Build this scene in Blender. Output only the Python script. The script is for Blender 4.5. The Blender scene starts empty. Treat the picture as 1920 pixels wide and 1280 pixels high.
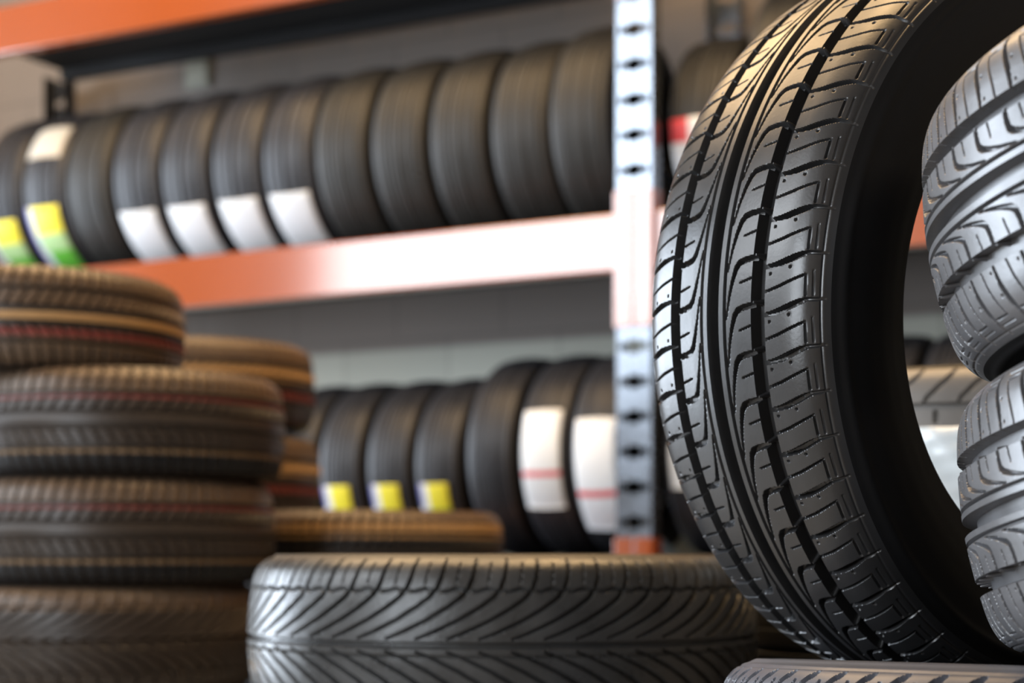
import bpy, math, random
import numpy as np
from mathutils import Vector, Matrix

random.seed(4)
rng = np.random.default_rng(4)
scene = bpy.context.scene
COL = scene.collection
EYE = 1.15                      # eye height above the floor (metres)
F = 3285.0                      # focal length in pixels of a 1920 wide frame

# ------------------------------------------------------------------ materials
def mat(name, color, rough=0.5, metal=0.0, spec=0.5, noise=0.0, nscale=40.0, rvar=0.0, bump=0.0, bscale=300.0, coat=0.0, color2=None):
    m = bpy.data.materials.new(name); m.use_nodes = True
    nt = m.node_tree; b = nt.nodes['Principled BSDF']
    b.inputs['Base Color'].default_value = (*color, 1)
    b.inputs['Roughness'].default_value = rough
    b.inputs['Metallic'].default_value = metal
    b.inputs['Specular IOR Level'].default_value = spec
    b.inputs['Coat Weight'].default_value = coat
    b.inputs['Coat Roughness'].default_value = 0.12
    if noise or rvar or bump:
        tc = nt.nodes.new('ShaderNodeTexCoord')
        n = nt.nodes.new('ShaderNodeTexNoise'); n.inputs['Scale'].default_value = nscale
        n.inputs['Detail'].default_value = 5
        nt.links.new(tc.outputs['Object'], n.inputs['Vector'])
        if noise:
            mx = nt.nodes.new('ShaderNodeMix'); mx.data_type = 'RGBA'
            c2 = color2 or tuple(min(1, c * (1 + noise)) for c in color)
            mx.inputs[6].default_value = (*[c * (1 - noise * .5) for c in color], 1)
            mx.inputs[7].default_value = (*c2, 1)
            nt.links.new(n.outputs['Fac'], mx.inputs[0]); nt.links.new(mx.outputs[2], b.inputs['Base Color'])
        if rvar:
            mr = nt.nodes.new('ShaderNodeMapRange')
            mr.inputs[1].default_value = .3; mr.inputs[2].default_value = .7
            mr.inputs[3].default_value = rough - rvar; mr.inputs[4].default_value = rough + rvar
            nt.links.new(n.outputs['Fac'], mr.inputs[0]); nt.links.new(mr.outputs[0], b.inputs['Roughness'])
        if bump:
            n2 = nt.nodes.new('ShaderNodeTexNoise'); n2.inputs['Scale'].default_value = bscale; n2.inputs['Detail'].default_value = 3
            nt.links.new(tc.outputs['Object'], n2.inputs['Vector'])
            bp = nt.nodes.new('ShaderNodeBump'); bp.inputs['Strength'].default_value = bump; bp.inputs['Distance'].default_value = .002
            nt.links.new(n2.outputs['Fac'], bp.inputs['Height']); nt.links.new(bp.outputs['Normal'], b.inputs['Normal'])
    return m

RUB = mat('tread_rubber', (.022, .022, .023), .33, spec=.8, noise=.3, nscale=30, rvar=.04, bump=.05, bscale=420)
SIDE = mat('sidewall_rubber', (.008, .008, .0085), .48, spec=.28, noise=.3, nscale=25)
LINER = mat('liner_rubber', (.006, .006, .0065), .62, spec=.12)
RUBG = mat('dusty_grey_tread_rubber', (.085, .085, .09), .33, spec=.8, noise=.35, nscale=26, rvar=.05, bump=.05)
RUBV = mat('worn_tread_rubber', (.036, .036, .036), .33, spec=.5, noise=.8, nscale=22, rvar=.11, bump=.15)
RUBR = mat('shelf_tread_rubber', (.025, .024, .022), .52, spec=.38, noise=.3, nscale=14, rvar=.04)
RUBB = mat('shelf_tread_rubber_blue', (.024, .025, .030), .46, spec=.42, noise=.3, nscale=14)
BROWN = mat('brown_dusty_rubber', (.085, .053, .031), .42, spec=.5, noise=.5, nscale=24, rvar=.05)
BROWND = mat('dark_brown_rubber', (.030, .021, .015), .42, spec=.5, noise=.5, nscale=24)
BLACKB = mat('black_shoulder_rubber', (.010, .010, .011), .5, spec=.3)
TAN = mat('tan_stripe_paint', (.34, .20, .085), .6, spec=.3, noise=.4, nscale=60)
TAN2 = mat('faded_tan_stripe_paint', (.15, .095, .05), .6, spec=.3, noise=.6, nscale=60)
RED = mat('red_stripe_paint', (.17, .035, .028), .6, spec=.3, noise=.4, nscale=60)
ORANGE = mat('orange_rack_paint', (.29, .060, .0092), .12, spec=1.0, noise=.08, nscale=6, coat=1.0)
GALV = mat('galvanised_steel', (.21, .24, .285), .26, metal=.9, noise=.25, nscale=12, rvar=.06)
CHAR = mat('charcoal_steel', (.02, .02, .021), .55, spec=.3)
WHITE = mat('white_label_paper', (.68, .70, .72), .5, noise=.06, nscale=40)
CREAM = mat('cream_label_paper', (.46, .44, .39), .6)
YELLOW = mat('yellow_label_ink', (.80, .72, .03), .45)
GREEN = mat('green_label_ink', (.13, .50, .05), .45)
LGREEN = mat('pale_green_label_ink', (.40, .62, .28), .45)
REDINK = mat('red_label_ink', (.62, .06, .07), .45)
BLUEINK = mat('blue_label_ink', (.10, .10, .34), .45)
PALEBOX = mat('pale_green_enamel', (.40, .40, .33), .5)
PALEBLUE = mat('pale_blue_enamel', (.62, .70, .74), .4)
WRAP = mat('white_plastic_wrap', (.94, .96, .98), .22, spec=.6, noise=.02, nscale=14, color2=(.80, .91, .95))

# ------------------------------------------------------------------ helpers
def tag(o, label=None, cat=None, group=None, kind=None):
    if label: o['label'] = label
    if cat: o['category'] = cat
    if group: o['group'] = group
    if kind: o['kind'] = kind
    return o

def empty(name, loc=(0, 0, 0), M=None):
    o = bpy.data.objects.new(name, None); COL.objects.link(o)
    o.empty_display_size = .1
    if M is not None: o.matrix_world = M
    else: o.location = loc
    return o

def link(name, me, parent=None):
    o = bpy.data.objects.new(name, me); COL.objects.link(o)
    if parent is not None: o.parent = parent
    return o

def mesh_np(name, V, Q, mats, mi=None, smooth=True, sharp=None):
    V = np.asarray(V, np.float32); Q = np.asarray(Q, np.int32)
    me = bpy.data.meshes.new(name)
    me.vertices.add(len(V)); me.vertices.foreach_set('co', V.ravel())
    n = len(Q); k = Q.shape[1]
    me.loops.add(n * k); me.loops.foreach_set('vertex_index', Q.ravel())
    me.polygons.add(n)
    me.polygons.foreach_set('loop_start', np.arange(0, n * k, k, dtype=np.int32))
    for m in mats: me.materials.append(m)
    if mi is not None: me.polygons.foreach_set('material_index', np.asarray(mi, np.int32))
    me.polygons.foreach_set('use_smooth', np.full(n, smooth))
    me.update(calc_edges=True); me.validate()
    if sharp: me.set_sharp_from_angle(angle=math.radians(sharp))
    return me

class Boxes:
    """collects boxes given in a frame (origin + 3 axes) into one mesh"""
    def __init__(s): s.V = []; s.Q = []; s.M = []
    def box(s, a, b, m=0):
        x0, y0, z0 = a; x1, y1, z1 = b; i = len(s.V)
        s.V += [(x0, y0, z0), (x1, y0, z0), (x1, y1, z0), (x0, y1, z0), (x0, y0, z1), (x1, y0, z1), (x1, y1, z1), (x0, y1, z1)]
        s.Q += [(i, i + 3, i + 2, i + 1), (i + 4, i + 5, i + 6, i + 7), (i, i + 1, i + 5, i + 4), (i + 1, i + 2, i + 6, i + 5), (i + 2, i + 3, i + 7, i + 6), (i + 3, i, i + 4, i + 7)]
        s.M += [m] * 6
    def bar(s, p, q, w, m=0):
        p = Vector(p); q = Vector(q); d = (q - p).normalized()
        a = d.orthogonal().normalized() * w; b = d.cross(a).normalized() * w; i = len(s.V)
        for c in (p, q):
            for k in ((1, 1), (-1, 1), (-1, -1), (1, -1)): s.V.append(tuple(c + a * k[0] + b * k[1]))
        s.Q += [(i, i + 1, i + 2, i + 3), (i + 7, i + 6, i + 5, i + 4)] + [(i + j, i + 4 + j, i + 4 + (j + 1) % 4, i + (j + 1) % 4) for j in range(4)]
        s.M += [m] * 6
    def build(s, name, mats, parent=None, bevel=0):
        me = mesh_np(name, s.V, s.Q, mats, s.M, smooth=False)
        o = link(name, me, parent)
        if bevel:
            b = o.modifiers.new('bevel', 'BEVEL'); b.width = bevel; b.segments = 2; b.limit_method = 'ANGLE'
        return o

# ------------------------------------------------------------------ tyre cross section
TREAD_P = [(0, 0), (.2, .008), (.45, .03), (.68, .065), (.79, .098), (.865, .145), (.92, .205), (.95, .265)]
SIDE_P = [(.95, .265), (.966, .315), (.976, .345), (1.0, .353), (1.0, .37), (.988, .40), (.995, .50), (1.0, .60), (.985, .76), (.95, .92), (.90, 1.04), (.885, 1.09), (.86, 1.13), (.81, 1.15)]
LINER_P = [(.81, 1.15), (.75, 1.13), (.80, 1.0), (.86, .8), (.88, .6), (.84, .42), (.72, .30), (.4, .22), (0, .20)]

def sample(P, n):
    P = np.array(P, float)
    d = np.r_[0, np.cumsum(np.hypot(*np.diff(P, axis=0).T))]
    # monotone-ish smooth resample
    t = np.linspace(0, d[-1], n)
    x = np.interp(t, d, P[:, 0]); y = np.interp(t, d, P[:, 1])
    k = max(1, n // (len(P) * 2))
    if k > 1:
        ker = np.ones(2 * k + 1) / (2 * k + 1)
        xp = np.r_[2 * x[0] - x[k:0:-1], x, 2 * x[-1] - x[-2:-k - 2:-1]]; yp = np.r_[2 * y[0] - y[k:0:-1], y, 2 * y[-1] - y[-2:-k - 2:-1]]
        x = np.convolve(xp, ker, 'valid'); y = np.convolve(yp, ker, 'valid')
    return x, y

def lathe(name, us, rs, nseg, mats, mi=None, flip=False):
    th = np.arange(nseg) / nseg * 2 * np.pi
    V = np.stack([np.outer(np.cos(th), rs), np.outer(np.sin(th), rs), np.tile(us, (nseg, 1))], -1).reshape(-1, 3)
    nc = len(us); i = np.arange(nseg)[:, None]; j = np.arange(nc - 1)[None]
    a = i * nc + j; b = ((i + 1) % nseg) * nc + j
    Q = np.stack([a, b, b + 1, a + 1], -1).reshape(-1, 4)
    if flip: Q = Q[:, ::-1]
    m = None if mi is None else np.tile(mi, nseg)
    return mesh_np(name, V, Q, mats, m)

def groove_field(U, Vv, pitch, lines, dots, edge):
    """height (<=0) of the tread at lateral U and circumferential Vv, both in mm, repeating every pitch"""
    h = np.zeros_like(U)
    for pts in lines:                                   # pts: (u, v, width, depth)
        vs = [p[1] for p in pts]
        if len(pts) == 2 and pts[0][0] == pts[1][0] and abs(pts[0][1] - pts[1][1]) > 900:   # continuous circumferential groove
            u, _, w, d = pts[0]
            sd = np.abs(U - u) - w / 2
            h = np.minimum(h, -d * np.clip(.5 - sd / edge, 0, 1)); continue
        k0 = int(math.floor((Vv.min() - max(vs) - 8) / pitch)); k1 = int(math.ceil((Vv.max() - min(vs) + 8) / pitch))
        for k in range(k0, k1 + 1):
            for (u0, v0, w0, d0), (u1, v1, w1, d1) in zip(pts, pts[1:]):
                v0s = v0 + k * pitch; du = u1 - u0; dv = v1 - v0
                t = np.clip(((U - u0) * du + (Vv - v0s) * dv) / (du * du + dv * dv + 1e-9), 0, 1)
                dist = np.hypot(U - u0 - t * du, Vv - v0s - t * dv)
                sd = dist - (w0 + (w1 - w0) * t) / 2
                h = np.minimum(h, -(d0 + (d1 - d0) * t) * np.clip(.5 - sd / edge, 0, 1))
    for (u, v, r, d) in dots:                           # d>0: a small nub standing in a groove, d<0 a pit
        for k in (-1, 0, 1):
            dist = np.hypot(U - u, Vv - v - k * pitch)
            f = np.clip(1.5 - dist / r, 0, 1)
            if d < 0: h = np.minimum(h, d * f)
            else: h = np.where(f > 0, np.maximum(h, h * (1 - f) - .8 * f), h)
    return h

def tread_mesh(name, R, H, npitch, cpp, ncol, lines, dots=(), mats=(None,), bands=None, edge=.9):
    x, y = sample(TREAD_P, ncol // 2 + 1)
    us = np.r_[-x[:0:-1], x] * H; rs = R - np.r_[y[:0:-1], y] * H
    nc = len(us); pitch = 2 * math.pi * R * 1000 / npitch
    vrow = (np.arange(cpp) / cpp) * pitch
    ds = np.r_[0, np.cumsum(np.hypot(np.diff(us), np.diff(rs)))] * 1000
    U = np.tile(us * 1000, (cpp, 1)); Vv = np.tile(vrow[:, None], (1, nc))
    h = groove_field(U, Vv, pitch, lines, dots, edge) / 1000
    rows = npitch * cpp
    hh = np.tile(h, (npitch, 1))
    # push along the section normal
    tu = np.gradient(us); tr = np.gradient(rs); L = np.hypot(tu, tr)
    nu, nr = -tr / L, tu / L
    th = -np.arange(rows) / rows * 2 * np.pi
    rr = rs[None] + hh * nr[None]; uu = us[None] + hh * nu[None]
    V = np.stack([rr * np.cos(th)[:, None], rr * np.sin(th)[:, None], uu], -1).reshape(-1, 3)
    i = np.arange(rows)[:, None]; j = np.arange(nc - 1)[None]
    a = i * nc + j; b = ((i + 1) % rows) * nc + j
    Q = np.stack([a, a + 1, b + 1, b], -1).reshape(-1, 4)
    mi = None
    if bands:
        um = (us[1:] + us[:-1]) / 2 / H
        idx = np.zeros(nc - 1, int)
        for lo, hi, k in bands: idx[(um >= lo) & (um < hi)] = k
        mi = np.tile(idx, rows)
        # stripes do not fill grooves: the floor of a groove keeps the base rubber
        hm = (hh[:, 1:] + hh[:, :-1]).ravel() / 2
        mi = np.where(hm < -.003, 0, mi)
    return mesh_np(name, V, Q, mats, mi, sharp=28)

def tyre_kit(name, R, H, tread, seg=128, side=None, nprof=28, squash=None):
    x, y = sample(SIDE_P, nprof); a = lathe(name + '_side', x * H, R - y * H, seg, [side or SIDE], flip=False)
    b = lathe(name + '_side_b', -x * H, R - y * H, seg, [side or SIDE], flip=True)
    lx, ly = sample(LINER_P, nprof)
    lx = np.r_[lx, -lx[-2::-1]]; ly = np.r_[ly, ly[-2::-1]]
    c = lathe(name + '_liner', lx * H, R - ly * H, seg, [LINER], flip=False)
    return dict(tread=tread, sides=(a, b), liner=c, R=R, H=H)

def axis_matrix(loc, axis, spin=0.0, scale=1.0, ref=Vector((0, 0, 1))):
    a = Vector(axis).normalized()
    if abs(a.dot(ref)) > .95: ref = Vector((1, 0, 0))
    xx = (ref - a * ref.dot(a)).normalized(); yy = a.cross(xx)
    M = Matrix((xx, yy, a)).transposed().to_4x4()
    return Matrix.Translation(Vector(loc)) @ M @ Matrix.Rotation(spin, 4, 'Z') @ Matrix.Scale(scale, 4)

def make_tyre(kit, M, label, group=None, name='car_tyre'):
    r = empty(name, M=M); tag(r, label, 'tyre', group)
    link('tread', kit['tread'], r)
    for s in kit['sides']: link('sidewall', s, r)
    link('inner_liner', kit['liner'], r)
    return r

def sticker(kit, parent, ang0, ang1, u0, u1, cells, label=None, name='label_sticker', lift=.0035, wav=0.0, nu=10, nt=18):
    """curved paper label hugging the tread; local angle 0 = local x; cells: list of (ta,tb,ua,ub,material)"""
    R, H = kit['R'], kit['H']
    mats = []; 
    for c in cells:
        if c[4] not in mats: mats.append(c[4])
    us = np.linspace(u0, u1, nu + 1); px = np.array([p[0] for p in TREAD_P]); py = np.array([p[1] for p in TREAD_P])
    dr = np.interp(np.abs(us) / H, px, py) * H
    th = np.linspace(ang0, ang1, nt + 1)
    V = []; 
    for k, off in ((0, lift), (1, lift - .0012)):
        for i, t in enumerate(th):
            for j, u in enumerate(us):
                w = wav * (math.sin(i * 1.3 + j * .8) + .6 * math.sin(j * 2.1 - i * .7)) if wav else 0
                r = R - dr[j] + off + w
                V.append((r * math.cos(t), r * math.sin(t), u))
    Q = []; MI = []; n1 = nu + 1; tot = (nt + 1) * n1
    for i in range(nt):
        for j in range(nu):
            a = i * n1 + j
            Q.append((a, a + n1, a + n1 + 1, a + 1))
            tf = (i + .5) / nt; uf = (j + .5) / nu; k = 0
            for (ta, tb, ua, ub, mm) in cells:
                if ta <= tf < tb and ua <= uf < ub: k = mats.index(mm)
            MI.append(k)
            Q.append((a + tot + 1, a + n1 + 1 + tot, a + n1 + tot, a + tot)); MI.append(k)
    for i in range(nt):
        for j in (0, nu):
            a = i * n1 + j; Q.append((a, a + tot, a + n1 + tot, a + n1) if j == 0 else (a, a + n1, a + n1 + tot, a + tot)); MI.append(0)
    for j in range(nu):
        for i in (0, nt):
            a = i * n1 + j; Q.append((a, a + 1, a + 1 + tot, a + tot)); MI.append(0)
    o = link(name, mesh_np(name, V, Q, mats, MI), parent)
    if label: o['label'] = label
    return o

# ------------------------------------------------------------------ tread patterns (mm)
BIG = 1000
def rot180(L): return [[(-u, -v, w, d) for u, v, w, d in l] for l in L]
half = [
    [(46, -BIG, 12, 11), (46, BIG, 12, 11)],
    [(12.8, -BIG, 2.0, 4.5), (12.8, BIG, 2.0, 4.5)],
    [(42, 0, 3.6, 6.5), (33, -1.2, 4.0, 6.5), (26.8, -3.2, 4.2, 6.5), (23.6, -7.2, 3.8, 6), (20.5, -17, 2.6, 5.5), (17.8, -29, 1.6, 4), (15.2, -45, .8, 2.5)],
    [(39, -15.5, 1.2, 3.2), (28.5, -18.5, 1.0, 3)],
    [(52, -8.5, 2.4, 6), (60, -7.2, 3.0, 8), (67, -5.6, 4.2, 9), (77, -1.8, 4.2, 8), (83, .6, 3.4, 6), (87, 1.8, 2.4, 3), (95, 2.0, 2.0, 1.0)],
    [(52, -27.2, 1.2, 3.5), (66, -23, 1.6, 4), (83, -16, 1.1, 3), (85.5, -15, 1.0, 2)],
    [(85.5, -15, 1.1, 2.0), (85.7, -31, 1.1, 2.0)],
    [(90, -12, 1.0, 1.0), (90.2, -31, 1.0, 1.0)],
    [(94, -BIG, .9, .9), (94, BIG, .9, .9)],
]
sport_lines = half + rot180(half) + [[(0, -BIG, 11.5, 11), (0, BIG, 11.5, 11)]]
sd_half = [(41.5, 2.2, 1.7, 1), (57, -13.5, .9, -2.2), (74, -9, .9, -2.2)]
sport_dots = sd_half + [(-u, -v, r, d) for u, v, r, d in sd_half]

def vee(sh, pts, extra):
    L = []
    for s in (1, -1):
        for l in [sh, pts] + extra: L.append([(s * u, v, w, d) for u, v, w, d in l])
    return L
vee_lines = vee([(95, -7, 2.2, 1.5), (86, -6.5, 3.0, 5), (74, -4.5, 3.6, 6.5), (62, 0, 4.0, 7), ],
                [(62, 0, 4.0, 7), (52, 8, 4.6, 7), (40, 25, 4.0, 7), (27, 48, 3.4, 6.5), (14, 76, 2.6, 6), (7, 95, 1.5, 5)],
                [[(60, 4, 2.6, 4), (62, 14, 3.6, 5), (58.5, 26, 3.0, 4), (60, 36, 2.6, 4)],
                 [(90, 11, 1.2, 3), (68, 14, 1.2, 3)]]) + [[(0, -BIG, 5.0, 7), (0, BIG, 5.0, 7)], [(-12, -BIG, 1.6, 2.5), (-12, BIG, 1.6, 2.5)]]
wet_lines = vee([(89, -10, 2.4, 3), (87, -7.5, 3.8, 6), (84, -2, 4.0, 10), (77, 4, 4.4, 11), (64, 16, 5.0, 7)],
                [(64, 16, 5.0, 7), (45, 34, 4.6, 7), (20, 60, 3.6, 6), (8, 76, 2.5, 5)],
                [[(82, 12, 2.2, 4.5), (72, 16, 2.2, 4.5)], [(91.0, -BIG, .9, 1.0), (91.0, BIG, .9, 1.0)], [(94, -BIG, .9, 1.0), (94, BIG, .9, 1.0)]]) + \
            [[(50, -BIG, 8, 7), (50, BIG, 8, 7)], [(-50, -BIG, 8, 7), (-50, BIG, 8, 7)], [(0, -BIG, 9, 7), (0, BIG, 9, 7)]]
diag_lines = vee([(96, -24, 1.5, 2), (86, -17, 3.2, 6), (70, 0, 3.4, 6.5), (58, 12, 3.2, 6), (52, 15, 2.4, 5)],
                 [(40, 0, 4.6, 6), (30, 0, 4.6, 6)],
                 [[(48, -BIG, 7.5, 7.5), (48, BIG, 7.5, 7.5)], [(14, -BIG, 8, 7.5), (14, BIG, 8, 7.5)]])
rib_lines = vee([(98, -3, 4.5, 5), (58, 3, 4.5, 6)],
                [(40, 0, 4.2, 6), (20, 14, 4.2, 6)],
                [[(49, -BIG, 7, 7), (49, BIG, 7, 7)], [(14, -BIG, 7, 7), (14, BIG, 7, 7)]])

PITCHN = 56
sport = tyre_kit('sport', .32, .103, tread_mesh('sport_tread', .32, .103, PITCHN, 50, 290, sport_lines, sport_dots, [RUB], edge=.7), 200, nprof=56)
veek = tyre_kit('vee', .32, .100, tread_mesh('vee_tread', .32, .100, 56, 30, 150, vee_lines, (), [RUBV], edge=1.1), 128, side=mat('worn_sidewall', (.05, .045, .04), .5, spec=.4))
wetk = tyre_kit('wet', .32, .098, tread_mesh('wet_tread', .32, .098, 68, 30, 170, wet_lines, (), [mat('grey_tread_rubber', (.075, .079, .095), .36, spec=.5, noise=.4, nscale=30)], edge=1.0), 200, side=mat('grey_sidewall', (.095, .098, .112), .42, spec=.35), nprof=56)
diagk = tyre_kit('diag', .32, .100, tread_mesh('diag_tread', .32, .100, 48, 20, 110, diag_lines, (), [mat('pale_dusty_rubber', (.16, .15, .14), .45, spec=.5, noise=.3, nscale=20)], edge=1.4), 128)
def ribkit(name, R, H, base, bands, extra):
    return tyre_kit(name, R, H, tread_mesh(name + '_tread', R, H, 76, 10, 84, rib_lines, (), [base] + extra, bands, edge=1.8), 110, side=BROWND)
# bands: fraction of half width
bandsA = [(.50, 1.1, 1), (.40, .50, 2), (.18, .34, 4), (-.10, .18, 4), (-.42, -.22, 4), (-.62, -.50, 3), (-1.1, -.62, 5)]
brownA = ribkit('brown_stripe', .32, .100, BROWND, bandsA, [BROWN, RED, TAN2, BROWND, BLACKB])
bandsB = [(.55, 1.1, 1), (.14, .55, 1), (-.16, .06, 3), (-.42, -.28, 2), (-1.1, -.42, 4)]
brownB = ribkit('brown_top', .30, .094, BROWND, bandsB, [BROWN, RED, TAN, BROWN])
bandsC = [(.36, 1.1, 1), (.08, .34, 3), (-.34, -.18, 2), (-1.1, -.34, 4)]
brownC = ribkit('brown_back', .31, .110, BROWND, bandsC, [BROWN, RED, TAN, BROWND])
bandsD = [(.72, 1.1, 1), (.40, .70, 2), (-1.1, .36, 3)]
brownD = ribkit('tan_band', .32, .100, BROWND, bandsD, [BROWN, TAN, BLACKB])
vbrown = tyre_kit('vbrown', .32, .100, tread_mesh('vbrown_tread', .32, .100, 56, 14, 90, vee_lines, (), [BROWND, BROWN], [(.55, 1.1, 1)], edge=1.8), 110, side=BROWND)
def shelfkit(name, R, H, m, lines):
    return tyre_kit(name, R, H, tread_mesh(name + '_tread', R, H, 70, 4, 90, lines, (), [m], edge=1.6), 96, nprof=24)
fine = [[(u, -BIG, w, d), (u, BIG, w, d)] for u, w, d in ((-62, 4, 5), (-44, 3, 4), (-26, 6, 6), (-9, 3, 4), (9, 3, 4), (26, 6, 6), (44, 3, 4), (62, 4, 5))] + [[(70, 0, 3, 3), (96, -4, 3, 3)], [(-70, 0, 3, 3), (-96, 4, 3, 3)]]
broad = [[(u, -BIG, w, d), (u, BIG, w, d)] for u, w, d in ((-58, 8, 7), (0, 12, 7), (58, 8, 7), (30, 2, 3), (-30, 2, 3))] + [[(70, 0, 3, 3), (96, -4, 3, 3)]]
narrow = [[(u, -BIG, w, d), (u, BIG, w, d)] for u, w, d in ((-45, 4, 5), (-28, 5, 6), (-9, 4, 5), (9, 4, 5), (28, 5, 6), (45, 4, 5))]
kFine = shelfkit('fine_rib', .31, .100, RUBR, fine)
kBroad = shelfkit('broad_rib', .31, .100, RUBB, broad)
kBig = shelfkit('tall_fine', .335, .104, RUBR, fine)
kNar = shelfkit('narrow_rib', .288, .083, RUBB, narrow)
kNarBig = shelfkit('narrow_tall', .315, .083, RUBB, narrow)
kTop = shelfkit('fine_rib_tall', .318, .100, RUBR, fine)
kShort = shelfkit('fine_rib_short', .276, .100, RUBR, fine)
kPlain = shelfkit('plain', .31, .098, RUBR, broad)

# ------------------------------------------------------------------ pixel helper
def W(x, y, Y): return Vector(((x - 960) / F * Y, Y, EYE + (1045 - y) / F * Y))

# ------------------------------------------------------------------ foreground: standing tyre, leaning pair, support
yaw, lean, sM = .9422, -.0516, 1.06
aM = Vector((math.cos(yaw) * math.cos(lean), -math.sin(yaw) * math.cos(lean), math.sin(lean)))
cM = Vector((.4124, 1.5298, .2006)) * sM + Vector((0, 0, EYE))
main = make_tyre(sport, axis_matrix(cM, aM, .03, sM), 'large black tyre standing upright on the grey tyre at the right, sharp tread facing us')

def leaning(c, rx, ry, s, spin, label):
    a = Vector((math.sin(ry) * math.cos(rx), -math.sin(rx), math.cos(rx) * math.cos(ry)))
    r = make_tyre(sport, axis_matrix(Vector(c) * s + Vector((0, 0, EYE)), a, spin, s), label, None)
    for ch in r.children:
        if ch.name.startswith('tread'): ch.material_slots[0].link = 'OBJECT'; ch.material_slots[0].material = RUBG
    return r
sA = .95
leaning((.626, 1.27, .283), -.104, -.130, sA, .02, 'upper of the two tilted tyres at the right edge, grey glossy tread')
leaning((.653, 1.27, .0725), -.118, -.140, sA, .05, 'lower of the two tilted tyres at the right edge, under the upper tilted one')

def lying(kit, x, y, ztop, label, group=None, spin=0.0, H=None):
    """a tyre lying flat whose top is ztop above the eye"""
    H = H or kit['H']; s = H / kit['H']
    M = Matrix.Translation((x, y, EYE + ztop - H)) @ Matrix.Rotation(spin, 4, 'Z') @ Matrix.Diagonal((1, 1, s, 1))
    return make_tyre(kit, M, label, group)

def hidden_stack(kit, x, y, ztop, where):
    """the rest of a stack below the frame, down to the floor"""
    h = EYE + ztop; n = max(1, round(h / (2 * kit['H']))); H = h / n / 2
    for k in range(n):
        lying(kit, x + random.uniform(-.006, .006), y + random.uniform(-.006, .006), ztop - 2 * H * k, 'black tyre in the lower part of the stack ' + where, 'lower tyres of the stack ' + where, random.random() * 6, H)

lowk = tyre_kit('low', .315, .100, shelfkit('lowt', .315, .100, RUBR, broad)['tread'], 96)
# support tyre: leans back a little; its upper sidewall gives way under the standing tyre
aS = Vector((.03, .0535, 1)).normalized()
SUPC = (.485, 1.42, -.0150 - .0745)
sup = make_tyre(wetk, axis_matrix(Vector((*SUPC[:2], SUPC[2] + EYE)) - aS * wetk['H'], aS, .3), 'grey tyre lying flat at the bottom right under the standing tyre')
def press(obj_root):
    """the soft upper sidewall and shoulder give way under the standing tyre"""
    Mi = (Matrix.Translation(cM) @ Matrix.Identity(4))
    h = Vector((math.sin(yaw), math.cos(yaw), 0)); up = h.cross(aM); up = up if up.z > 0 else -up
    for ch in list(obj_root.children):
        if ch.name.split('.')[0] not in ('sidewall', 'tread', 'inner_liner'): continue
        me = ch.data.copy(); ch.data = me
        n = len(me.vertices); co = np.empty(n * 3, np.float32); me.vertices.foreach_get('co', co); co = co.reshape(-1, 3)
        Mw = np.array(obj_root.matrix_world); P = co @ Mw[:3, :3].T + Mw[:3, 3]
        d = P - np.array(cM); ax = np.array(aM); hv = np.array(h)
        u = d @ ax; t = d @ hv
        Rm = .32 * sM; Hm = .103 * sM
        px = np.array([p[0] for p in TREAD_P] + [1.0]); py = np.array([p[1] for p in TREAD_P] + [.40])
        rr = Rm - np.interp(np.abs(u) / Hm, px, py) * Hm + .003
        inside = (np.abs(u) < Hm + .003) & (np.abs(t) < rr)
        floor = cM.z - np.sqrt(np.maximum(rr * rr - t * t, 0)) - .001
        soft = np.where(ch.name.startswith('inner_liner'), .012, 0.0)
        sel = inside & (P[:, 2] > floor - soft) & (P[:, 2] > SUPC[2] + EYE - .12)
        P[sel, 2] = floor[sel] - soft
        Q = (P - Mw[:3, 3]) @ np.linalg.inv(Mw[:3, :3]).T
        me.vertices.foreach_set('co', Q.astype(np.float32).ravel()); me.update()
bpy.context.view_layer.update()
press(sup)
hidden_stack(lowk, SUPC[0], SUPC[1], SUPC[2] - .222, 'under the standing tyre')

# ------------------------------------------------------------------ centre stack, left stacks, middle right stack
lying(veek, -.012, 2.22, .004, 'grey tyre with slanting V grooves lying at the bottom centre', None, 0)
hidden_stack(lowk, -.012, 2.22, .004 - .2, 'at the bottom centre')

lying(brownB, -.955, 3.49, .54, 'brown striped tyre on top of the left stack', None, .4)
lying(brownA, -.775, 3.5, .352, 'brown tyre with red stripes second from the top of the left stack', None, 1.0)
lying(brownA, -.795, 3.5, .150, 'brown tyre with red stripes third from the top of the left stack', None, 2.2)
lying(vbrown, -.82, 3.5, -.052, 'dark brown tyre with chevron grooves, lowest visible in the left stack', None, .2)
hidden_stack(lowk, -.82, 3.5, -.252, 'at the left')

lying(brownC, -.829, 4.6, .548, 'brown tyre with a tan stripe behind the left stack', None, .4)
lying(brownC, -.812, 4.6, .309, 'brown tyre mostly hidden below the one behind the left stack', None, 1.4)
hidden_stack(lowk, -.825, 4.6, .088, 'behind the left stack')

lying(brownD, -.338, 3.985, .102, 'brown tyre with a tan band lying in front of the yellow labelled tyres', None, .4)
hidden_stack(lowk, -.338, 3.985, -.098, 'in front of the yellow labelled tyres')

mid = lying(diagk, .63, 2.42, .236, 'pale grey tyre with white wrap seen through the hole of the standing tyre', None, .15)
ca = math.atan2(-1.0, -.22) - .15
sticker(diagk, mid, ca - .42, ca + .75, -.085, .022, [(0, 1, 0, 1, WRAP)], 'crinkled white plastic wrap on the tread', name='plastic_wrap', wav=.0022, lift=.006, nu=14, nt=34)
hidden_stack(lowk, .63, 2.42, .036, 'behind the standing tyre')

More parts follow.
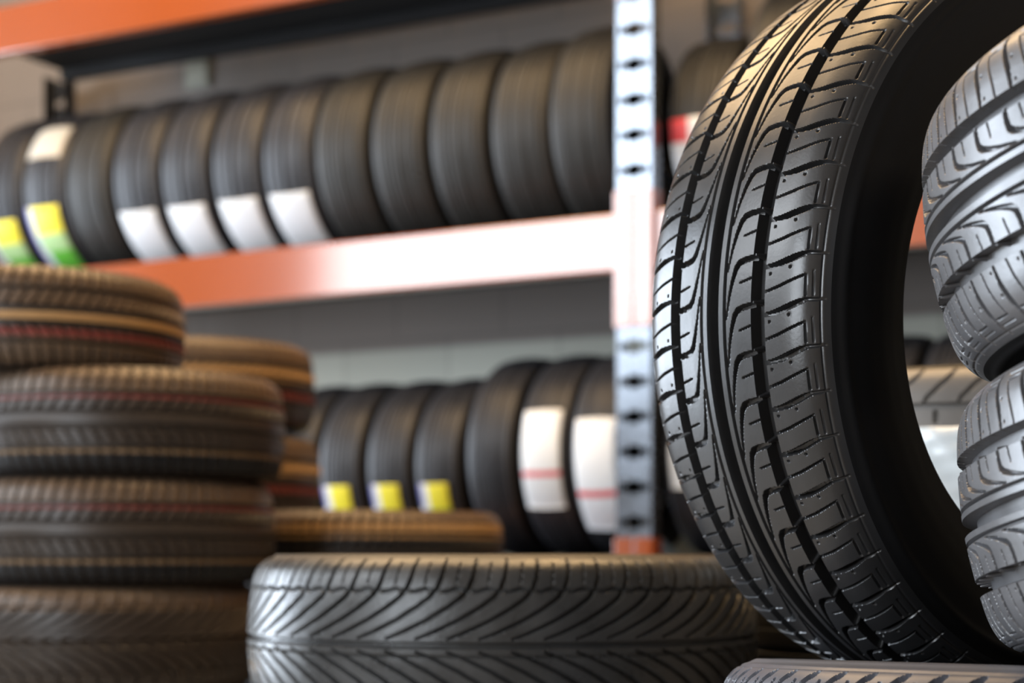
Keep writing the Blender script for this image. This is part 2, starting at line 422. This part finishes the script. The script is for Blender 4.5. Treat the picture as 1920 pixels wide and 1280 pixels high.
# ------------------------------------------------------------------ the rack (frame: s to the left, n towards us)
P0 = Vector((.36, 5.0, EYE)); ES = Vector((-.883, .4694, 0)).normalized(); EN = Vector((-.4694, -.883, 0)).normalized()
def RK(s, n, z): return P0 + ES * s + EN * n + Vector((0, 0, z))
RM = Matrix((( ES.x, EN.x, 0, P0.x), (ES.y, EN.y, 0, P0.y), (0, 0, 1, P0.z), (0, 0, 0, 1)))
rack = empty('tyre_rack', M=RM @ Matrix.Translation((0, 0, -EYE)))
tag(rack, 'orange beamed steel rack with perforated galvanised post holding rows of tyres', 'rack')
LEV = (-.002, .985, 1.925); BD = .165
LEFT, RIGHT = 2.80, -2.80
REAR = -.66
def upright(s, n, front, m=None):
    b = Boxes(); w = .055; ztop = 3.05
    zs = 0.0
    # C section: two side flanges, a slotted face
    f0, f1 = (n, n - .004) if front else (n - .056, n - .060)
    b.box((s - w, n - .06, 0), (s - w + .004, n, ztop)); b.box((s + w - .004, n - .06, 0), (s + w, n, ztop))
    pitch = .1; z = 0.0
    cols = [(-w, -.045), (-.045, -.016), (-.016, .016), (.016, .045), (.045, w)]
    while z < ztop:
        zt = min(z + pitch, ztop)
        for c0, c1 in cols:
            if abs(c0 + c1) < .001: cuts = [(z, z + .030), (z + .070, zt)]
            elif abs(c0) < .046 and abs(c1) < .046: cuts = [(z, z + .038), (z + .062, zt)]
            else: cuts = [(z, zt)]
            for q0, q1 in cuts:
                if q1 - q0 > .002: b.box((s + c0, min(f0, f1), q0), (s + c1, max(f0, f1), q1))
        z = zt
    b.box((s - .075, n - .09, 0), (s + .075, n + .03, .008))
    o = b.build('upright_post', [m or GALV], rack)
    return o
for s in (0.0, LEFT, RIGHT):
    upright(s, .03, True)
    upright(s, REAR, False, CHAR if s == LEFT else None)  # left rear post: charcoal colour stands in for the shade on it
    b = Boxes()
    for k in range(4):
        z0 = .15 + k * .55
        b.bar((s, -.03, z0), (s, REAR, z0 + .28), .012); b.bar((s, REAR, z0 + .28), (s, -.03, z0 + .55), .012)
    b.build('frame_brace', [GALV], rack)
for li, z in enumerate(LEV):
    for s0, s1 in ((.056, LEFT - .056), (RIGHT + .056, -.056)):
        b = Boxes(); b.box((s0, -.035, EYE + z - BD), (s1, .015, EYE + z))
        bm_ = b.build('beam', [ORANGE], rack, bevel=.006)
        for e, dr in ((s0, -1), (s1, 1)):
            c = Boxes()
            c.box((min(e, e + dr * .054), .031, EYE + z - BD - .165), (max(e, e + dr * .054), .037, EYE + z + .058))
            c.box((e - .003, -.03, EYE + z - BD - .165), (e + .003, .037, EYE + z + .058))
            o = c.build('beam_connector', [ORANGE], bm_, bevel=.0015)
        b = Boxes(); b.box((s0, REAR - .02, EYE + z - .06), (s1, REAR + .03, EYE + z - .001))
        r = b.build('rear_beam', [CHAR], rack, bevel=.004); r['label'] = 'charcoal rear beam'
        b = Boxes(); b.box((s0 + .002, REAR + .031, EYE + z - .022), (s1 - .002, -.036, EYE + z - .001))
        r = b.build('shelf_deck', [CHAR], rack); r['label'] = 'dark shelf deck'

def shelf_tyre(kit, s, lev, label, group=None, spin=0.0, tilt=0.0):
    R = kit['R']; z = LEV[lev] + R + .0005
    # axis points to the right of the rack (towards us), local x points to the front of the rack
    a = (-ES + Vector((0, 0, tilt))).normalized()
    x = (EN - a * EN.dot(a)).normalized(); y = a.cross(x)
    M = Matrix((x, y, a)).transposed().to_4x4(); M = Matrix.Translation(RK(s, -.33, z)) @ M
    r = make_tyre(kit, M, label, group)
    return r
# with axis = -ES and x = EN, local +y points: a x EN ; upward angle sign
UPS = 1.0 if ((-ES).cross(EN)).z > 0 else -1.0
def rang(deg): return UPS * math.radians(deg)
def lab(kit, t, d0, d1, u0, u1, cells, label):    # d0 upper angle, d1 lower angle
    return sticker(kit, t, rang(d0), rang(d1), u0, u1, cells, label)

UP = 'upper shelf left of the post'
G5 = 'unlabelled tyres right of the white labelled ones on the upper shelf'
ordn = ['first', 'second', 'third', 'fourth', 'fifth']
for k, s in enumerate((.205, .407, .620, .832, 1.045)):
    lb = 'plain black tyre on the upper shelf, ' + (['nearest the perforated post', 'second left of the perforated post', 'third left of the perforated post', 'fourth left of the perforated post', 'right beside the row of white labels'][k])
    shelf_tyre(kTop if k == 0 else kFine, s, 1, lb, 'plain tyres on the upper shelf')
for k, s in enumerate((1.248, 1.452, 1.664, 1.871)):
    t = shelf_tyre(kBroad, s, 1, 'black tyre with a white label on the upper shelf, ' + ['first of four from the right', 'second of four from the right', 'third of four from the right', 'leftmost of four'][k], 'white labelled tyres on the upper shelf')
    lab(kBroad, t, -24, -66, -.076, .076, [(0, 1, 0, 1, WHITE)], 'white rectangular paper label')
shelf_tyre(kPlain, 2.081, 1, 'plain tyre on the upper shelf between white and green labels', 'plain tyres on the upper shelf')
EU = [(0, 1, 0, 1, WHITE), (0, 1, 0, .12, BLUEINK), (0, .33, .22, 1, YELLOW), (.33, .55, .22, 1, LGREEN), (.55, .9, .3, 1, GREEN)]
t = shelf_tyre(kBroad, 2.279, 1, 'tyre on the upper shelf with a cream label above a yellow and green one')
lab(kBroad, t, -14, -68, -.08, .07, EU, 'yellow and green efficiency label')
lab(kBroad, t, 44, 18, -.072, .076, [(0, 1, 0, 1, CREAM)], 'cream paper label')
t = shelf_tyre(kBroad, 2.482, 1, 'tyre with yellow and green label at the left end of the upper shelf')
lab(kBroad, t, -20, -68, -.08, .07, EU, 'yellow and green efficiency label')

YL = [(0, 1, 0, 1, WHITE), (0, .6, 0, .14, BLUEINK), (0, 1, .3, 1, YELLOW)]
YG = [(0, 1, 0, 1, WHITE), (0, .6, 0, .14, BLUEINK), (0, .72, .3, 1, YELLOW), (.72, 1, .3, 1, GREEN)]
WR = [(0, 1, 0, 1, WHITE), (.60, .66, .0, 1, REDINK)]
t = shelf_tyre(kNar, 1.235, 0, 'tyre on the lower shelf half hidden by the brown stack, left of the yellow labels')
lab(kNar, t, 12, -6, .0, .06, [(0, 1, 0, 1, WHITE)], 'white paper label')
for k, (s, c) in enumerate(((1.058, YL), (.876, YL), (.700, YG))):
    t = shelf_tyre(kNar, s, 0, 'narrow tyre with yellow label on the lower shelf, ' + ['leftmost of three', 'middle of three', 'rightmost of three, green at label bottom'][k], 'yellow labelled tyres on the lower shelf')
    lab(kNar, t, -12, -35, -.062, .042, c, 'small yellow and white label')
shelf_tyre(kNarBig, .502, 0, 'taller unlabelled tyre on the lower shelf between yellow and white labels')
t = shelf_tyre(kNarBig, .320, 0, 'tall tyre with white and red label on the lower shelf, left of two')
lab(kNarBig, t, 23, -32, -.066, .060, WR, 'long white label with a red line')
t = shelf_tyre(kNarBig, .149, 0, 'tall tyre with white and red label on the lower shelf, beside the post')
lab(kNarBig, t, 17, -47, -.062, .066, WR, 'long white label with a red line')

# right of the post
RW = [(0, 1, 0, 1, WHITE), (0, .2, 0, 1, REDINK), (0, .2, .45, .7, WHITE), (.05, .22, .85, 1, YELLOW)]
t = shelf_tyre(kShort, -.159, 1, 'tyre with red topped white label on the upper shelf right of the post')
lab(kShort, t, -2, -64, -.088, .06, RW, 'white label with a red top')
shelf_tyre(kBig, -.42, 1, 'black tyre on the upper shelf behind the left edge of the standing tyre')
for k, s in enumerate((-.64, -.85, -1.06, -1.27)):
    shelf_tyre(kFine, s, 1, 'black tyre on the upper shelf hidden behind the standing tyre', 'upper shelf tyres behind the standing tyre')
t = shelf_tyre(kNarBig, -.143, 0, 'tyre with white label on the lower shelf just right of the post')
lab(kNarBig, t, 1, -22, -.055, .07, [(0, 1, 0, 1, WHITE)], 'white paper label')
for k, s in enumerate((-.33, -.51, -.69, -.87, -1.05, -1.23, -1.41)):
    shelf_tyre(kNarBig, s, 0, 'black tyre on the lower shelf seen past the standing tyre', 'lower shelf tyres behind the standing tyre')
# top level: only undersides and fronts show above the top beam
for k in range(10):
    shelf_tyre(kFine, .30 + k * .215, 2, 'dark tyre on the top shelf above the orange beam', 'tyres on the top shelf')

# ------------------------------------------------------------------ room
def room_mat(name, c, rough, scale, two=None):
    return mat(name, c, rough, noise=.18, nscale=scale, spec=.3)
def wall_paint():
    m = bpy.data.materials.new('painted_block_wall'); m.use_nodes = True; nt = m.node_tree; b = nt.nodes['Principled BSDF']
    tc = nt.nodes.new('ShaderNodeTexCoord'); sx = nt.nodes.new('ShaderNodeSeparateXYZ'); nt.links.new(tc.outputs['Object'], sx.inputs[0])
    mr = nt.nodes.new('ShaderNodeMapRange'); mr.inputs[1].default_value = EYE + .742; mr.inputs[2].default_value = EYE + .760
    nt.links.new(sx.outputs[2], mr.inputs[0])
    mx = nt.nodes.new('ShaderNodeMix'); mx.data_type = 'RGBA'
    mx.inputs[6].default_value = (.53, .54, .47, 1); mx.inputs[7].default_value = (.235, .205, .185, 1)
    nt.links.new(mr.outputs[0], mx.inputs[0])
    cb = nt.nodes.new('ShaderNodeCombineXYZ'); nt.links.new(sx.outputs[0], cb.inputs[0]); nt.links.new(sx.outputs[2], cb.inputs[1])
    br = nt.nodes.new('ShaderNodeTexBrick'); br.inputs['Scale'].default_value = 1.0
    br.inputs['Brick Width'].default_value = .44; br.inputs['Row Height'].default_value = .215; br.inputs['Mortar Size'].default_value = .006
    br.inputs['Color1'].default_value = (1, 1, 1, 1); br.inputs['Color2'].default_value = (.93, .93, .93, 1); br.inputs['Mortar'].default_value = (.78, .78, .78, 1)
    nt.links.new(cb.outputs[0], br.inputs['Vector'])
    ml = nt.nodes.new('ShaderNodeMix'); ml.data_type = 'RGBA'; ml.blend_type = 'MULTIPLY'; ml.inputs[0].default_value = 1
    nt.links.new(mx.outputs[2], ml.inputs[6]); nt.links.new(br.outputs['Color'], ml.inputs[7]); nt.links.new(ml.outputs[2], b.inputs['Base Color'])
    b.inputs['Roughness'].default_value = .7
    bp = nt.nodes.new('ShaderNodeBump'); bp.inputs['Strength'].default_value = .4; bp.inputs['Distance'].default_value = .004
    nt.links.new(br.outputs['Color'], bp.inputs['Height']); nt.links.new(bp.outputs['Normal'], b.inputs['Normal'])
    return m
WALLM = wall_paint()
GREYW = mat('grey_painted_wall', (.30, .29, .28), .8, noise=.1, nscale=3)
FLOORM = mat('concrete_floor', (.22, .215, .20), .5, noise=.3, nscale=4)
CEILM = mat('dark_ceiling', (.10, .095, .09), .8)
NB, NF, SL, SR, ZC = -.82, 6.0, 6.5, -6.0, 5.6          # room extents in the rack frame
RG = RM @ Matrix.Translation((0, 0, -EYE))
def structure(name, boxes, m):
    b = Boxes()
    for p, q in boxes: b.box(p, q)
    o = b.build(name, [m]); o.matrix_world = RG; o['kind'] = 'structure'
    return o
structure('wall_back', [((SR, NB - .2, 0), (SL, NB, ZC))], WALLM)
structure('floor', [((SR - .2, NB - .2, -.2), (SL + .2, NF + .2, 0))], FLOORM)
structure('ceiling', [((SR - .2, NB - .2, ZC), (SL + .2, NF + .2, ZC + .2))], CEILM)
structure('wall_right', [((SR - .2, NB - .2, 0), (SR, NF + .2, ZC))], GREYW)
structure('wall_light_blocker', [((3.5, NB, 0), (3.6, .2, ZC))], GREYW)  # unseen panel, added only to keep door light off the back wall's left part
# front wall with a high window, left wall with a tall door opening
WS0, WS1, WZ0, WZ1 = 1.2, 5.25, EYE + 1.35, EYE + 4.0
ES0, ES1, EZ0, EZ1 = -.8, .6, EYE - .2, EYE + 1.5          # window behind the photographer
structure('wall_front', [((SR, NF, 0), (ES0, NF + .2, ZC)), ((ES0, NF, EZ1), (ES1, NF + .2, ZC)), ((ES0, NF, 0), (ES1, NF + .2, EZ0)), ((ES1, NF, 0), (WS0, NF + .2, ZC)), ((WS1, NF, 0), (SL, NF + .2, ZC)), ((WS0, NF, 0), (WS1, NF + .2, WZ0)), ((WS0, NF, WZ1), (WS1, NF + .2, ZC))], GREYW)
DN0, DN1, DZ1 = .7, 4.5, 4.2
structure('wall_left', [((SL, NB - .2, 0), (SL + .2, DN0, ZC)), ((SL, DN1, 0), (SL + .2, NF + .2, ZC)), ((SL, DN0, DZ1), (SL + .2, DN1, ZC))], GREYW)
structure('window_1', [((WS0, NF + .06, WZ0), (WS0 + .06, NF + .12, WZ1)), ((WS1 - .06, NF + .06, WZ0), (WS1, NF + .12, WZ1)), ((WS0 + .06, NF + .06, WZ0), (WS1 - .06, NF + .12, WZ0 + .06)), ((WS0 + .06, NF + .06, WZ1 - .06), (WS1 - .06, NF + .12, WZ1))], GALV)

def area(name, s, n, z, sx, sy, direction, power, color):
    l = bpy.data.lights.new(name, 'AREA'); l.shape = 'RECTANGLE'; l.size = sx; l.size_y = sy; l.energy = power; l.color = color
    o = bpy.data.objects.new(name, l); COL.objects.link(o)
    d = (RG.to_3x3() @ Vector(direction)).normalized()
    o.rotation_euler = d.to_track_quat('-Z', 'Y').to_euler()
    o.location = RG @ Vector((s, n, z))
    return o
area('window_daylight', (WS0 + WS1) / 2, NF + .15, (WZ0 + WZ1) / 2, WS1 - WS0 - .1, WZ1 - WZ0 - .1, (0, -1, 0), 300, (.90, .95, 1.0))
area('entrance_daylight', (ES0 + ES1) / 2, NF + .15, (EZ0 + EZ1) / 2, ES1 - ES0 - .05, EZ1 - EZ0 - .05, (0, -1, 0), 78, (.86, .93, 1.0))
area('door_daylight', SL + .15, (DN0 + DN1) / 2, DZ1 / 2, DN1 - DN0 - .05, DZ1 - .05, (-1, 0, 0), 700, (.78, .88, 1.0))

# warm hanging ceiling lamps above the aisle by the rack
lampm = bpy.data.materials.new('warm_lamp_glass'); lampm.use_nodes = True
lb_ = lampm.node_tree.nodes['Principled BSDF']; lb_.inputs['Emission Color'].default_value = (1, .64, .29, 1); lb_.inputs['Emission Strength'].default_value = 6
k = 0
for n_ in (.7, 2.5):
    for s_ in (1.5, -1.1):
        place = ('near the rack' if n_ < 1 else 'nearer the photographer') + (' on the left' if s_ > 0 else ' on the right')
        lamp = empty('ceiling_lamp', M=RG @ Matrix.Translation((s_, n_, 5.1))); tag(lamp, 'warm panel lamp hanging from the ceiling above the frame ' + place, 'lamp')
        b = Boxes(); b.box((-1.15, -.68, .03), (1.15, .68, .10)); b.bar((-.8, 0, .1), (-.8, 0, .5), .008); b.bar((.8, 0, .1), (.8, 0, .5), .008); b.build('lamp_housing', [GALV], lamp)
        b = Boxes(); b.box((-1.12, -.65, 0), (1.12, .65, .03)); b.build('lamp_panel', [lampm], lamp)
        area('warm_lamp', s_, n_, 5.09, 2.2, 1.26, (0, 0, -1), 46, (1.0, .64, .29))

# pale boxes on the back wall
def onwall(x, y):        # pixel -> rack frame on the back wall
    d = Vector(((x - 960) / F, 1, (1045 - y) / F)); o = Vector((0, 0, EYE))
    q = RK(0, NB, 0); t = (q - o).dot(EN) / d.dot(EN); P = o + d * t
    L = RG.inverted() @ P
    return L.x, L.z
def wallbox(x0, x1, y0, y1, m, label, depth=.02):
    s0, za = onwall(x0, y1); s1, zb = onwall(x1, y0); s0, s1 = min(s0, s1), max(s0, s1)
    r = empty('junction_box', M=RG @ Matrix.Translation(((s0 + s1) / 2, NB, (za + zb) / 2))); tag(r, label, 'box')
    w = (s1 - s0) / 2; h = (zb - za) / 2
    b = Boxes(); b.box((-w, 0, -h), (w, depth, h)); b.build('box_body', [m], r, bevel=.006)
    b = Boxes(); b.box((-w * .88, depth, -h * .88), (w * .88, depth + .008, h * .88)); b.build('box_cover', [m], r, bevel=.004)
    return r
wallbox(352, 398, 78, 170, PALEBOX, 'pale green box on the back wall above the white labelled tyres')

# ------------------------------------------------------------------ world, camera
w = bpy.data.worlds.new('daylight'); scene.world = w; w.use_nodes = True
w.node_tree.nodes['Background'].inputs[0].default_value = (.75, .85, 1, 1)
w.node_tree.nodes['Background'].inputs[1].default_value = .35

cd = bpy.data.cameras.new('camera'); cam = bpy.data.objects.new('camera', cd); COL.objects.link(cam)
cam.location = (0, 0, EYE); cam.rotation_euler = (math.pi / 2, 0, 0)
cd.sensor_fit = 'HORIZONTAL'; cd.sensor_width = 36; cd.lens = F / 1920 * 36
cd.shift_y = (1045 - 640) / 1920
cd.clip_start = .05; cd.clip_end = 60
cd.dof.use_dof = True; cd.dof.focus_distance = 1.33; cd.dof.aperture_fstop = 5.0
scene.camera = cam

vs = scene.view_settings
vs.view_transform = 'Standard'; vs.look = 'None'; vs.gamma = 1; vs.use_curve_mapping = False
vs.exposure = 0.0
